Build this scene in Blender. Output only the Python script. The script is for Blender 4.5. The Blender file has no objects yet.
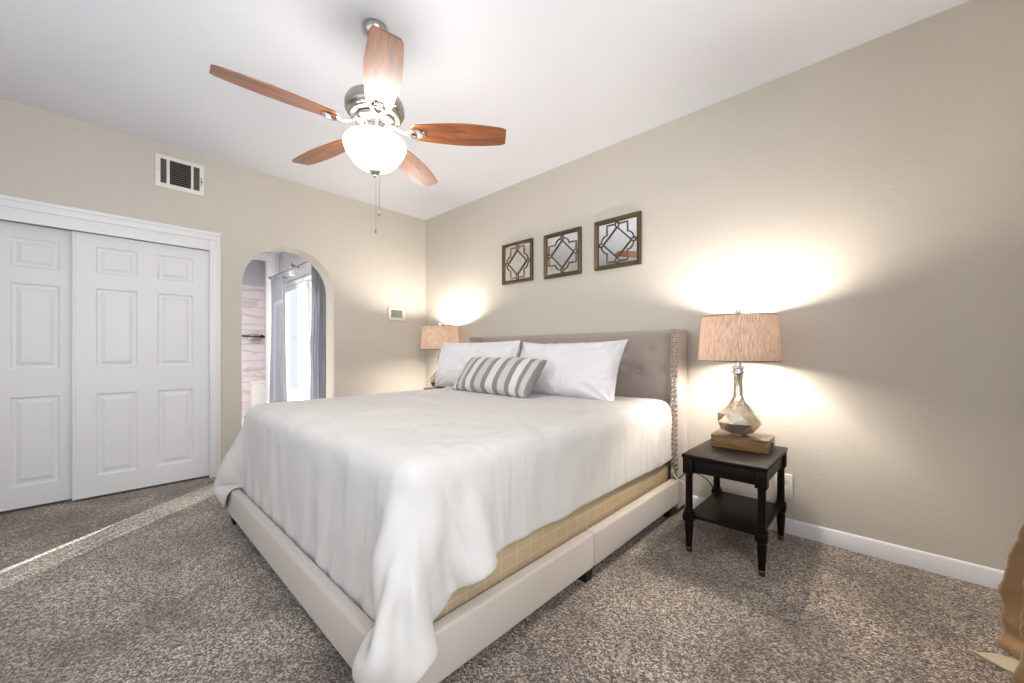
import bpy, bmesh, math, random
import numpy as np
from mathutils import Vector, Matrix, noise
PI = math.pi
random.seed(7); rng = np.random.default_rng(7)
S = bpy.context.scene
COL = S.collection

# ------------------------------------------------------------------ camera, world, lights, exposure
cam_d = bpy.data.cameras.new('camera'); cam = bpy.data.objects.new('camera', cam_d); COL.objects.link(cam)
S.camera = cam
cam_d.sensor_fit = 'HORIZONTAL'; cam_d.sensor_width = 36.0
cam_d.lens = 36.0 * 389.4 / 1024.0
cam_d.shift_y = 9.5 / 1024.0
cam_d.clip_start = 0.02
cam.location = (4.19, -2.83, 1.09)
FWD = Vector((-0.687774, 0.725925, 0.0))
cam.rotation_euler = FWD.to_track_quat('-Z', 'Y').to_euler()

S.view_settings.view_transform = 'Standard'
S.view_settings.look = 'None'
S.view_settings.gamma = 1.0
S.view_settings.use_curve_mapping = False
S.view_settings.exposure = 0.2
S.cycles.use_denoising = True
S.cycles.max_bounces = 10
S.cycles.diffuse_bounces = 6
S.cycles.transmission_bounces = 8
S.cycles.transparent_max_bounces = 12
S.cycles.sample_clamp_indirect = 6.0
S.cycles.caustics_reflective = False
S.cycles.caustics_refractive = False

W = bpy.data.worlds.new('sky'); S.world = W; W.use_nodes = True
bg = W.node_tree.nodes['Background']
bg.inputs[0].default_value = (0.88, 0.93, 1.0, 1); bg.inputs[1].default_value = .95

def light(name, kind, loc, power, color=(1, 1, 1), **kw):
    d = bpy.data.lights.new(name, kind); d.energy = power; d.color = color
    for k, v in kw.items(): setattr(d, k, v)
    o = bpy.data.objects.new(name, d); COL.objects.link(o); o.location = loc
    return o
def aim(o, d): o.rotation_euler = Vector(d).to_track_quat('-Z', 'Y').to_euler()

sun = light('sun', 'SUN', (-4, 5, 5), 20.0, (1.0, 0.97, 0.93), angle=0.009)
aim(sun, (0.643 * math.cos(0.52), -0.766 * math.cos(0.52), -math.sin(0.52)))
win_near = light('daylight_near_window', 'AREA', (2.3, -4.00, 1.45), 9.5, (0.90, 0.95, 1.0), shape='RECTANGLE', size=2.4, size_y=1.5)
aim(win_near, (0, 1, 0))
win_right = light('daylight_right_window', 'AREA', (4.80, -2.7, 1.5), 42, (0.94, 0.965, 1.0), shape='RECTANGLE', size=1.5, size_y=1.4)
aim(win_right, (-1, 0, 0))
bath_fill = light('bathroom_fill_light', 'AREA', (-1.6, -2.4, 2.5), 48, (1.0, 0.97, 0.95), shape='DISK', size=0.5)  # unseen fill lamp, added to brighten the bathroom and the arch reveal
GLOBE_E = 26.0
BULB_E = 880.0

# ------------------------------------------------------------------ helpers
def thing(name, label, cat, loc=(0, 0, 0), rotz=0.0, group=None):
    o = bpy.data.objects.new(name, None); COL.objects.link(o)
    o.empty_display_size = 0.1
    o.location = loc; o.rotation_euler = (0, 0, rotz)
    return tag(o, label, cat, group)
def tag(o, label=None, cat=None, group=None, kind=None):
    if label: o['label'] = label
    if cat: o['category'] = cat
    if group: o['group'] = group
    if kind: o['kind'] = kind
    return o
def obj(name, bm, m, parent=None, loc=(0, 0, 0), rot=(0, 0, 0), smooth=True, angle=35, label=None):
    me = bpy.data.meshes.new(name); 
    if isinstance(bm, bmesh.types.BMesh):
        bmesh.ops.recalc_face_normals(bm, faces=bm.faces[:])
        bm.to_mesh(me); bm.free()
    else:
        me.from_pydata(*bm); me.update()
    o = bpy.data.objects.new(name, me); COL.objects.link(o)
    if m: me.materials.append(m)
    if smooth:
        me.shade_smooth()
        try: me.set_sharp_from_angle(angle=math.radians(angle))
        except Exception: pass
    o.location = loc; o.rotation_euler = rot
    if parent: o.parent = parent
    if label: o['label'] = label
    return o
def struct(name, bm, m, parent=None, **kw):
    o = obj(name, bm, m, parent, **kw)
    if not parent: o['kind'] = 'structure'
    return o
def kids(o): return [c for c in COL.objects if c.parent == o]
def copy_tree(o, parent=None):
    c = o.copy(); COL.objects.link(c); c.parent = parent
    for ch in kids(o): copy_tree(ch, c)
    return c

def box(bm, x0, x1, y0, y1, z0, z1, bev=0.0, seg=2):
    v = [bm.verts.new(p) for p in ((x0,y0,z0),(x1,y0,z0),(x1,y1,z0),(x0,y1,z0),(x0,y0,z1),(x1,y0,z1),(x1,y1,z1),(x0,y1,z1))]
    fs = [bm.faces.new([v[i] for i in f]) for f in ((0,3,2,1),(4,5,6,7),(0,1,5,4),(1,2,6,5),(2,3,7,6),(3,0,4,7))]
    if bev > 0:
        es = list({e for f in fs for e in f.edges})
        bmesh.ops.bevel(bm, geom=es, offset=bev, segments=seg, profile=0.5, affect='EDGES')
    return bm
def B(*a, **k): return box(bmesh.new(), *a, **k)
def lathe(bm, prof, n=32, c=(0, 0), cap0=True, cap1=True):
    rings = []
    for r, z in prof:
        rings.append([bm.verts.new((c[0] + r*math.cos(2*PI*i/n), c[1] + r*math.sin(2*PI*i/n), z)) for i in range(n)])
    for a, b in zip(rings, rings[1:]):
        for i in range(n):
            bm.faces.new((a[i], a[(i+1) % n], b[(i+1) % n], b[i]))
    if cap0: bm.faces.new(rings[0][::-1])
    if cap1: bm.faces.new(rings[-1])
    return bm
def tube(bm, pts, r, n=8, closed=False, ry=None):
    pts = [Vector(p) for p in pts]; N = len(pts); rings = []
    prev = None
    for i, p in enumerate(pts):
        if closed: t = pts[(i+1) % N] - pts[i-1]
        else: t = pts[min(i+1, N-1)] - pts[max(i-1, 0)]
        t.normalize()
        if prev is None:
            u = t.cross(Vector((0, 0, 1)))
            if u.length < 1e-3: u = t.cross(Vector((1, 0, 0)))
        else:
            u = prev - t * prev.dot(t)
        u.normalize(); prev = u.copy(); w = t.cross(u)
        rr = r[i] if hasattr(r, '__len__') else r
        r2 = rr if ry is None else ry
        rings.append([bm.verts.new(p + u*rr*math.cos(2*PI*k/n) + w*r2*math.sin(2*PI*k/n)) for k in range(n)])
    M = N if closed else N-1
    for i in range(M):
        a, b = rings[i], rings[(i+1) % N]
        for k in range(n): bm.faces.new((a[k], a[(k+1) % n], b[(k+1) % n], b[k]))
    if not closed:
        bm.faces.new(rings[0][::-1]); bm.faces.new(rings[-1])
    return bm
def prism(bm, pts, axis, a, b):
    """extrude a 2-D polygon along an axis ('x','y','z') from a to b"""
    def P(u, v, w): return {'x': (w, u, v), 'y': (u, w, v), 'z': (u, v, w)}[axis]
    A = [bm.verts.new(P(u, v, a)) for u, v in pts]; Bv = [bm.verts.new(P(u, v, b)) for u, v in pts]
    n = len(pts)
    bm.faces.new(A[::-1]); bm.faces.new(Bv)
    for i in range(n): bm.faces.new((A[i], A[(i+1) % n], Bv[(i+1) % n], Bv[i]))
    return bm
def spline(pts, n=8):
    """Catmull-Rom through points"""
    P = [Vector(p) for p in pts]; P = [P[0]*2 - P[1]] + P + [P[-1]*2 - P[-2]]; out = []
    for i in range(1, len(P)-2):
        for k in range(n):
            t = k/n; a, b, c, d = P[i-1], P[i], P[i+1], P[i+2]
            out.append(0.5*((2*b) + (c-a)*t + (2*a-5*b+4*c-d)*t*t + (3*b-a-3*c+d)*t**3))
    out.append(P[-2]); return out
def mod(o, kind, **kw):
    m = o.modifiers.new(kind.lower(), kind)
    for k, v in kw.items(): setattr(m, k, v)
    return m

# ------------------------------------------------------------------ materials
def s2l(c): return tuple(((x/255)/12.92 if x/255 <= .04045 else ((x/255+.055)/1.055)**2.4) for x in c) + (1,)
class NT:
    def __init__(s, name):
        s.m = bpy.data.materials.new(name); s.m.use_nodes = True; s.t = s.m.node_tree; s.n = s.t.nodes
        s.b = s.n['Principled BSDF']; s.out = s.n['Material Output']
    def add(s, kind, **kw):
        n = s.n.new(kind)
        for k, v in kw.items():
            if k.startswith('i_'):
                key = k[2:]; key = int(key) if key.isdigit() else key.replace('_', ' ')
                n.inputs[key].default_value = v
            else: setattr(n, k, v)
        return n
    def link(s, a, b): s.t.links.new(a, b)
    def coord(s, which='Object', scale=(1, 1, 1), rot=(0, 0, 0)):
        c = s.add('ShaderNodeTexCoord'); mp = s.add('ShaderNodeMapping')
        mp.inputs['Scale'].default_value = scale; mp.inputs['Rotation'].default_value = rot
        s.link(c.outputs[which], mp.inputs[0]); return mp.outputs[0]
    def noise(s, vec, scale, detail=3, rough=.5, dist=0):
        n = s.add('ShaderNodeTexNoise'); n.inputs['Scale'].default_value = scale; n.inputs['Detail'].default_value = detail
        n.inputs['Roughness'].default_value = rough; n.inputs['Distortion'].default_value = dist
        if vec is not None: s.link(vec, n.inputs['Vector'])
        return n.outputs[0]
    def ramp(s, fac, stops, interp='LINEAR'):
        r = s.add('ShaderNodeValToRGB'); r.color_ramp.interpolation = interp
        e = r.color_ramp.elements
        while len(e) < len(stops): e.new(.5)
        for k, (p, c) in zip(e, stops): k.position = p; k.color = c
        s.link(fac, r.inputs[0]); return r.outputs[0]
    def mix(s, fac, a, b, mode='MIX'):
        n = s.add('ShaderNodeMix', data_type='RGBA', blend_type=mode)
        for sock, v in ((n.inputs[0], fac), (n.inputs[6], a), (n.inputs[7], b)):
            if hasattr(v, 'is_output'): s.link(v, sock)
            else: sock.default_value = v
        return n.outputs[2]
    def bump(s, h, strength=.2, dist=.01):
        n = s.add('ShaderNodeBump'); n.inputs['Strength'].default_value = strength; n.inputs['Distance'].default_value = dist
        s.link(h, n.inputs['Height']); s.link(n.outputs[0], s.b.inputs['Normal']); return n
    def set(s, **kw):
        for k, v in kw.items():
            i = s.b.inputs[k.replace('_', ' ')]
            if hasattr(v, 'is_output'): s.link(v, i)
            else: i.default_value = v
        return s
def paint(name, rgb, rough=.6, bscale=60, bstr=.12, bdist=.004, var=.03):
    t = NT(name); v = t.coord()
    c = s2l(rgb); c2 = tuple(x*(1-var) for x in c[:3]) + (1,)
    t.set(Base_Color=t.mix(t.noise(v, 2.5), c, c2), Roughness=rough)
    if bstr: t.bump(t.noise(v, bscale, 4, .55), bstr, bdist)
    return t.m
def metal(name, rgb, rough=.25, var=.08):
    t = NT(name); v = t.coord()
    r = t.add('ShaderNodeMapRange'); t.link(t.noise(v, 30, 4), r.inputs[0])
    r.inputs[3].default_value = max(0, rough-var); r.inputs[4].default_value = rough+var
    t.set(Base_Color=s2l(rgb), Metallic=1.0, Roughness=r.outputs[0]); return t.m
def wood(name, dark, light_, rough=.35, scale=(1, 9, 9), coat=.0, bstr=.05, spec=.5):
    t = NT(name); v = t.coord(scale=scale)
    n1 = t.noise(v, 3.2, 6, .62, 1.2); n2 = t.noise(t.coord(scale=(scale[0]*2, scale[1]*6, scale[2]*6)), 6, 3)
    c = t.ramp(n1, [(.32, s2l(dark)), (.66, s2l(light_))])
    c = t.mix(t.ramp(n2, [(.35, (.0, .0, .0, 1)), (.65, (.28, .28, .28, 1))]), c, s2l(dark))
    t.set(Base_Color=c, Roughness=rough, Coat_Weight=coat, Specular_IOR_Level=spec); t.bump(n2, bstr, .002); return t.m
def fabric(name, rgb, weave=700, rough=.9, var=.06, sheen=.25, bstr=.25, big=0.0):
    t = NT(name); v = t.coord()
    c = s2l(rgb); n = t.noise(v, weave, 2, .6)
    c2 = tuple(x*(1-var*3) for x in c[:3]) + (1,)
    col = t.mix(t.ramp(n, [(.35, (0, 0, 0, 1)), (.7, (1, 1, 1, 1))]), c2, c)
    col = t.mix(t.noise(v, 6, 4), col, tuple(x*(1-var) for x in c[:3]) + (1,))
    t.set(Base_Color=col, Roughness=rough, Sheen_Weight=sheen, Sheen_Roughness=.5)
    t.bump(n, bstr, .002); return t.m

M = {}
M['wall'] = paint('wall_paint', (206, 200, 190), .75, 55, .22, .006)
M['ceil'] = paint('ceiling_paint', (226, 229, 236), .85, 70, .2, .005)
M['trim'] = paint('trim_white', (232, 233, 236), .35, 40, .03, .002, .015)
M['door'] = paint('door_white', (228, 229, 231), .4, 90, .06, .002, .02)
M['bathwall'] = paint('bathroom_wall', (190, 190, 194), .7, 60, .15, .004)
M['bathfloor'] = paint('bathroom_floor', (240, 238, 236), .3, 6, .03, .002, .04)
M['white_plastic'] = paint('white_plastic', (236, 235, 230), .4, 20, .01, .001, .01)
M['vent_white'] = paint('vent_white', (232, 230, 222), .45, 40, .02, .001, .02)
M['vent_dark'] = paint('vent_dark', (40, 38, 37), .8, 40, .05, .001)
M['vent_slat'] = paint('vent_slat', (120, 116, 110), .5, 40, .02, .001)
M['screen'] = paint('screen_grey', (120, 122, 112), .25, 40, .0, .001)
M['nickel'] = metal('brushed_nickel', (205, 200, 194), .22)
M['nickel_dark'] = metal('satin_nickel', (180, 176, 170), .3)
M['bronze'] = metal('bronze_frame', (104, 90, 72), .42)
M['brass'] = metal('brass_tip', (128, 114, 92), .3)
M['nail'] = metal('nailhead', (176, 164, 150), .25)
M['chrome'] = metal('chrome', (220, 220, 224), .12, .04)
M['dark_metal'] = metal('dark_metal', (62, 56, 56), .35)
M['blade'] = wood('fan_blade_wood', (84, 40, 14), (174, 98, 38), .4, (1, 10, 10), .5)
M['blade'].node_tree.nodes['Principled BSDF'].inputs['Coat Roughness'].default_value = .33
M['blade'].node_tree.nodes['Principled BSDF'].inputs['Coat IOR'].default_value = 1.75
M['espresso'] = wood('espresso_wood', (13, 9, 6), (24, 17, 12), .42, (1, 8, 8), .0, spec=.14)
M['boxwood'] = wood('box_wood', (94, 67, 38), (150, 114, 72), .4, (2, 10, 10), .1)
M['bed'] = fabric('bed_linen_upholstery', (196, 187, 178), 500, .9, .06, .3)
M['headboard'] = fabric('headboard_upholstery', (172, 160, 151), 500, .88, .06, .4)
M['sheet'] = fabric('white_sheet', (208, 207, 206), 420, .85, .02, .2, .12)
def wrinkled(name, rgb, aniso=False):
    t = NT(name); c = s2l(rgb); v = t.coord(); uvn = t.add('ShaderNodeUVMap')
    col = t.mix(t.noise(v, 5, 3), c, tuple(x*.96 for x in c[:3]) + (1,))
    t.set(Base_Color=col, Roughness=.85, Sheen_Weight=.15)
    h = t.ramp(t.noise(v, 4.5 if aniso else 5.5, 2.2, .5, .5), [(.3, (0, 0, 0, 1)), (.7, (1, 1, 1, 1))])
    if aniso:       # pulled folds running down the hanging sides
        mp1 = t.add('ShaderNodeMapping'); mp1.inputs['Scale'].default_value = (2.0, 13, 1); mp1.inputs['Rotation'].default_value = (0, 0, .12); t.link(uvn.outputs[0], mp1.inputs[0])
        mp2 = t.add('ShaderNodeMapping'); mp2.inputs['Scale'].default_value = (9, 1.6, 1); mp2.inputs['Rotation'].default_value = (0, 0, .1); t.link(uvn.outputs[0], mp2.inputs[0])
        sp = t.add('ShaderNodeSeparateXYZ'); t.link(uvn.outputs[0], sp.inputs[0])
        def step(o, a, b):
            m_ = t.add('ShaderNodeMapRange'); t.link(o, m_.inputs[0]); m_.inputs[1].default_value = a; m_.inputs[2].default_value = b; return m_.outputs[0]
        h = t.mix(step(sp.outputs[0], 3.1, 3.22), h, t.noise(mp1.outputs[0], .9, 1.6, .5, .6))
        h = t.mix(step(sp.outputs[1], -2.1, -2.25), h, t.noise(mp2.outputs[0], .8, 1.4, .5, .6))
    t.bump(h, .42 if aniso else .5, .04); return t.m
M['comforter'] = wrinkled('white_comforter', (205, 203, 200), True)
M['pillow'] = wrinkled('white_pillowcase', (230, 229, 232))
M['pillow_plain'] = fabric('white_pillowcase', (218, 217, 221), 420, .85, .02, .2, .1)
M['matt'] = fabric('mattress_white', (225, 222, 216), 300, .9, .04, .1)
M['black'] = paint('black_plastic', (22, 20, 19), .5, 60, .05, .002)
M['cord'] = paint('black_cord', (30, 28, 27), .5, 60, .02, .001)
M['cord_white'] = paint('white_cord', (205, 200, 192), .5, 60, .02, .001)
M['rodm'] = metal('curtain_rod_metal', (150, 140, 138), .3)
M['gold'] = None

# carpet: twisted speckled pile
def carpet():
    t = NT('speckled_carpet'); v = t.coord()
    vo = t.add('ShaderNodeTexVoronoi'); vo.inputs['Scale'].default_value = 170; vo.inputs['Randomness'].default_value = 1
    wv = t.add('ShaderNodeVectorMath', operation='ADD')
    nn = t.add('ShaderNodeTexNoise'); nn.inputs['Scale'].default_value = 90; t.link(v, nn.inputs['Vector'])
    sc = t.add('ShaderNodeVectorMath', operation='SCALE'); sc.inputs[3].default_value = .010
    t.link(nn.outputs[1], sc.inputs[0]); t.link(v, wv.inputs[0]); t.link(sc.outputs[0], wv.inputs[1])
    t.link(wv.outputs[0], vo.inputs['Vector'])
    sep = t.add('ShaderNodeSeparateColor'); t.link(vo.outputs['Color'], sep.inputs[0])
    c = t.ramp(sep.outputs[0], [(0, s2l((42, 31, 24))), (.3, s2l((100, 83, 70))), (.55, s2l((152, 134, 118))), (.8, s2l((202, 187, 171))), (1, s2l((236, 225, 211)))])
    big = t.ramp(t.noise(v, 2.2, 4, .6), [(.36, s2l((184, 180, 176))), (.62, s2l((255, 255, 255)))])
    c = t.mix(1.0, c, big, 'MULTIPLY')
    h = t.ramp(vo.outputs['Distance'], [(0, (1, 1, 1, 1)), (.55, (0, 0, 0, 1))])
    t.set(Base_Color=c, Roughness=.95, Sheen_Weight=.3, Sheen_Roughness=.6)
    hm = t.mix(.5, h, t.noise(v, 160, 2))
    t.bump(hm, .9, .012)
    return t.m
M['carpet'] = carpet()
def marble():
    t = NT('pink_grey_marble'); v = t.coord(scale=(1, .55, 1.5))
    n = t.noise(v, 3.2, 8, .6, 1.4)
    c = t.ramp(n, [(.3, s2l((200, 190, 192))), (.5, s2l((230, 221, 222))), (.7, s2l((214, 204, 207)))])
    w = t.add('ShaderNodeTexWave', wave_type='BANDS', bands_direction='Z'); w.inputs['Scale'].default_value = 1.6; w.inputs['Distortion'].default_value = 9; w.inputs['Detail'].default_value = 4
    t.link(v, w.inputs[0])
    c = t.mix(t.ramp(w.outputs[0], [(.0, (.5, .5, .5, 1)), (.14, (0, 0, 0, 1))]), c, s2l((178, 166, 172)))
    t.set(Base_Color=c, Roughness=.3); return t.m
M['marble'] = marble()
def glass():
    t = NT('clear_glass')
    tr = t.add('ShaderNodeBsdfTransparent'); tr.inputs[0].default_value = (.95, .97, .97, 1)
    gl = t.add('ShaderNodeBsdfGlossy'); gl.inputs['Roughness'].default_value = .02
    mx = t.add('ShaderNodeMixShader'); mx.inputs[0].default_value = .05; t.link(tr.outputs[0], mx.inputs[1]); t.link(gl.outputs[0], mx.inputs[2])
    t.link(mx.outputs[0], t.out.inputs[0]); return t.m
M['glass'] = glass()
def translucent(name, rgb, amount, weave_scale=(1, 1, 1), streak=None, rough=.9, openness=0.0):
    t = NT(name); c = s2l(rgb); v = t.coord(scale=weave_scale)
    if streak:
        n = t.noise(v, 14, 5, .7)
        col = t.ramp(n, [(.33, s2l(streak)), (.62, c)])
    else: col = t.mix(t.noise(v, 40, 3), c, tuple(x*.94 for x in c[:3]) + (1,))
    t.set(Base_Color=col, Roughness=rough)
    tl = t.add('ShaderNodeBsdfTranslucent'); t.link(col, tl.inputs[0])
    mx = t.add('ShaderNodeMixShader'); mx.inputs[0].default_value = amount
    t.link(t.b.outputs[0], mx.inputs[1]); t.link(tl.outputs[0], mx.inputs[2]); 
    last = mx.outputs[0]
    if openness:        # the gaps of a loose weave
        tp = t.add('ShaderNodeBsdfTransparent'); m2 = t.add('ShaderNodeMixShader'); m2.inputs[0].default_value = openness
        t.link(last, m2.inputs[1]); t.link(tp.outputs[0], m2.inputs[2]); last = m2.outputs[0]
    t.link(last, t.out.inputs[0]); return t.m
M['shade'] = translucent('lampshade_linen', (228, 216, 206), .55, (17, 17, .35), (160, 138, 122))
M['curtain'] = translucent('grey_curtain', (158, 160, 170), .12, (30, 30, 1), openness=.48)
M['sheer'] = translucent('sheer_white', (240, 240, 238), .5, (30, 30, 1))
def emit(name, rgb, e):
    t = NT(name); t.set(Base_Color=s2l(rgb), Roughness=.3, Emission_Color=s2l(rgb), Emission_Strength=e); return t.m
M['globe'] = emit('lit_frosted_glass', (255, 247, 238), GLOBE_E)
M['bulb'] = emit('lit_bulb', (255, 243, 228), BULB_E)
def mercury():
    t = NT('mercury_glass'); v = t.coord()
    n = t.noise(v, 26, 5, .65)
    c = t.ramp(n, [(.28, s2l((186, 166, 132))), (.5, s2l((222, 212, 196)))])
    t.set(Base_Color=c, Metallic=.8, Roughness=.1, Coat_Weight=.6); t.bump(n, .05, .002); return t.m
M['mercury'] = mercury()
def mirror():
    t = NT('mirror_glass'); t.set(Base_Color=(.9, .91, .92, 1), Metallic=1, Roughness=.015); return t.m
M['mirror'] = mirror()
def boxspring():
    t = NT('boxspring_ticking'); v = t.coord()
    br = t.add('ShaderNodeTexBrick'); br.offset = 0; br.inputs['Scale'].default_value = 1
    br.inputs['Brick Width'].default_value = .085; br.inputs['Row Height'].default_value = .05; br.inputs['Mortar Size'].default_value = .0022
    br.inputs['Color1'].default_value = s2l((186, 167, 135)); br.inputs['Color2'].default_value = s2l((180, 161, 129)); br.inputs['Mortar'].default_value = s2l((200, 184, 154))
    t.link(t.coord(rot=(0, PI/2, 0)), br.inputs['Vector'])
    sp = t.add('ShaderNodeSeparateXYZ'); t.link(v, sp.inputs[0]); cb = t.add('ShaderNodeCombineXYZ')
    ad = t.add('ShaderNodeMath', operation='ADD'); t.link(sp.outputs[0], ad.inputs[0]); t.link(sp.outputs[1], ad.inputs[1])
    t.link(ad.outputs[0], cb.inputs[0]); t.link(sp.outputs[2], cb.inputs[1]); t.link(cb.outputs[0], br.inputs['Vector'])
    t.set(Base_Color=br.outputs[0], Roughness=.55); t.bump(t.noise(v, 300, 2), .15, .002); return t.m
M['spring'] = boxspring()
def gold():
    t = NT('gold_satin'); v = t.coord(scale=(1, 1, .6))
    n = t.noise(v, 5, 4, .6, .6)
    t.set(Base_Color=t.mix(n, s2l((138, 108, 70)), s2l((176, 146, 104))), Roughness=.38, Sheen_Weight=.4); t.bump(t.noise(v, 24, 4, .6, .8), .35, .01); return t.m
M['gold'] = gold()
def stripes():
    t = NT('striped_lumbar_fabric'); c = t.add('ShaderNodeUVMap')
    sp = t.add('ShaderNodeSeparateXYZ'); t.link(c.outputs[0], sp.inputs[0])
    mu = t.add('ShaderNodeMath', operation='MULTIPLY'); mu.inputs[1].default_value = 4.2; t.link(sp.outputs[0], mu.inputs[0])
    fr = t.add('ShaderNodeMath', operation='FRACT'); t.link(mu.outputs[0], fr.inputs[0])
    v = t.coord(); n = t.noise(v, 420, 2, .7)
    D_, W_, G_ = s2l((140, 138, 136)), s2l((226, 224, 221)), s2l((204, 202, 199))
    col = t.ramp(fr.outputs[0], [(0, D_), (.20, W_), (.5, D_), (.70, G_), (1, G_)], 'CONSTANT')
    col = t.mix(.35, col, t.ramp(n, [(.35, s2l((150, 150, 150))), (.65, s2l((255, 255, 255)))]), 'MULTIPLY')
    t.set(Base_Color=col, Roughness=.9, Sheen_Weight=.2); t.bump(n, .2, .002); return t.m
M['stripe'] = stripes()

# ------------------------------------------------------------------ room shell
H = 2.75; XR = 4.72; YN = -3.95
struct('floor', B(-.02, XR, YN, 0, -.05, 0), M['carpet'], smooth=False)
struct('ceiling', B(-.21, XR, YN, .0, H, H+.1), M['ceil'], smooth=False)
struct('wall_back', B(-.21, XR+.12, 0, .12, -.05, H+.1), M['wall'], smooth=False)
# left wall with closet and arch openings, extruded in one piece
CL, CR, CT = -3.93, -2.185, 1.965         # closet opening
AL, AR = -1.954, -1.139; AC = (AL+AR)/2; RAD = (AR-AL)/2; ASP = 2.10 - RAD
pts = [(YN, -.05), (CL, -.05), (CL, CT), (CR, CT), (CR, -.05), (AL, -.05)]
pts += [(AC - RAD*math.cos(PI*i/32), ASP + RAD*math.sin(PI*i/32)) for i in range(33)]
pts += [(AR, -.05), (0, -.05), (0, H), (YN, H)]
bm = prism(bmesh.new(), pts, 'x', -.21, 0)
es = [e for e in bm.edges if all(abs(v.co.x) < 1e-6 for v in e.verts) and all(AL-.01 < v.co.y < AR+.01 for v in e.verts)]
bmesh.ops.bevel(bm, geom=es, offset=.012, segments=3, affect='EDGES')
bmesh.ops.triangulate(bm, faces=[f for f in bm.faces if len(f.verts) > 8])
struct('wall_left', bm, M['wall'], smooth=True, angle=30)
# right wall with a window opening, near wall with a window opening (both behind or beside the camera)
def wall_hole(axis, a, b, u0, u1, hu0, hu1, hz0, hz1):
    bm = bmesh.new()
    for (p0, p1, q0, q1) in ((u0, hu0, -.05, H), (hu1, u1, -.05, H), (hu0, hu1, -.05, hz0), (hu0, hu1, hz1, H)):
        if axis == 'x': box(bm, a, b, p0, p1, q0, q1)
        else: box(bm, p0, p1, a, b, q0, q1)
    return bm
struct('wall_right', wall_hole('x', XR, XR+.12, YN, 0, -3.5, -1.9, .75, 2.25), M['wall'], smooth=False)
struct('wall_near', wall_hole('y', YN-.12, YN, -.21, XR+.12, 1.0, 3.6, .65, 2.25), M['wall'], smooth=False)
def window_frame(axis, a, u0, u1, z0, z1):
    bm = bmesh.new(); w = .05
    def bb(p0, p1, q0, q1):
        if axis == 'x': box(bm, a, a+.05, p0, p1, q0, q1, .004)
        else: box(bm, p0, p1, a, a+.05, q0, q1, .004)
    bb(u0, u1, z0, z0+w); bb(u0, u1, z1-w, z1); bb(u0, u0+w, z0+w, z1-w); bb(u1-w, u1, z0+w, z1-w); bb((u0+u1)/2-.02, (u0+u1)/2+.02, z0+w, z1-w)
    return bm
struct('window_1', window_frame('y', YN-.045, 1.0, 3.6, .65, 2.25), M['trim'])
struct('window_2', window_frame('x', XR-.005, -3.5, -1.9, .75, 2.25), M['trim'])
# baseboards
def base_prof(bm, axis, wall, sgn, a, b):
    prof = [(0, 0), (.014, 0), (.014, .058), (.010, .068), (.010, .075), (.005, .086), (0, .088)]
    if axis == 'x': prism(bm, [(wall + sgn*p, z) for p, z in prof], 'x', a, b)    # runs along x, polygon in (y,z)
    else:
        A = [bm.verts.new((wall + sgn*p, a, z)) for p, z in prof]; Bv = [bm.verts.new((wall + sgn*p, b, z)) for p, z in prof]
        n = len(prof); bm.faces.new(A); bm.faces.new(Bv[::-1])
        for i in range(n): bm.faces.new((A[i], A[(i+1) % n], Bv[(i+1) % n], Bv[i]))
    return bm
struct('baseboard_back', base_prof(bmesh.new(), 'x', 0, -1, 0.0, XR), M['trim'], angle=50)
struct('baseboard_left', base_prof(base_prof(bmesh.new(), 'y', 0, 1, -2.112, AL), 'y', 0, 1, AR, -.014), M['trim'], angle=50)
struct('baseboard_right', base_prof(bmesh.new(), 'y', XR, -1, YN, -.014), M['trim'], angle=50)
# closet: casing, header fascia, two sliding six-panel doors, dark interior
bm = bmesh.new()
box(bm, 0, .018, CL-.09, -2.115, 2.04, 2.105, .004)
box(bm, 0, .026, CL-.09, -2.108, 2.085, 2.112, .006)
box(bm, 0, .018, CR-.005, -2.118, 0, 2.04, .004)
box(bm, 0, .024, -2.135, -2.114, 0, 2.085, .006)
struct('trim_1', bm, M['trim'])
bm = box(bmesh.new(), -.02, .012, CL, CR-.004, 1.952, 2.04, .003)
box(bm, -.02, .017, CL, CR-.004, 1.952, 1.966, .003)
struct('trim_2', bm, M['trim'])
struct('wall_closet', B(-.75, -.73, YN-.1, CR+.05, 0, CT+.3), M['wall'], smooth=False)
struct('wall_closet_side', B(-.75, -.21, CR+.02, CR+.06, 0, CT+.3), M['wall'], smooth=False)
struct('floor_closet', B(-.75, -.02, YN-.1, CR+.05, -.06, -.002), M['carpet'], smooth=False)
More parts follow.
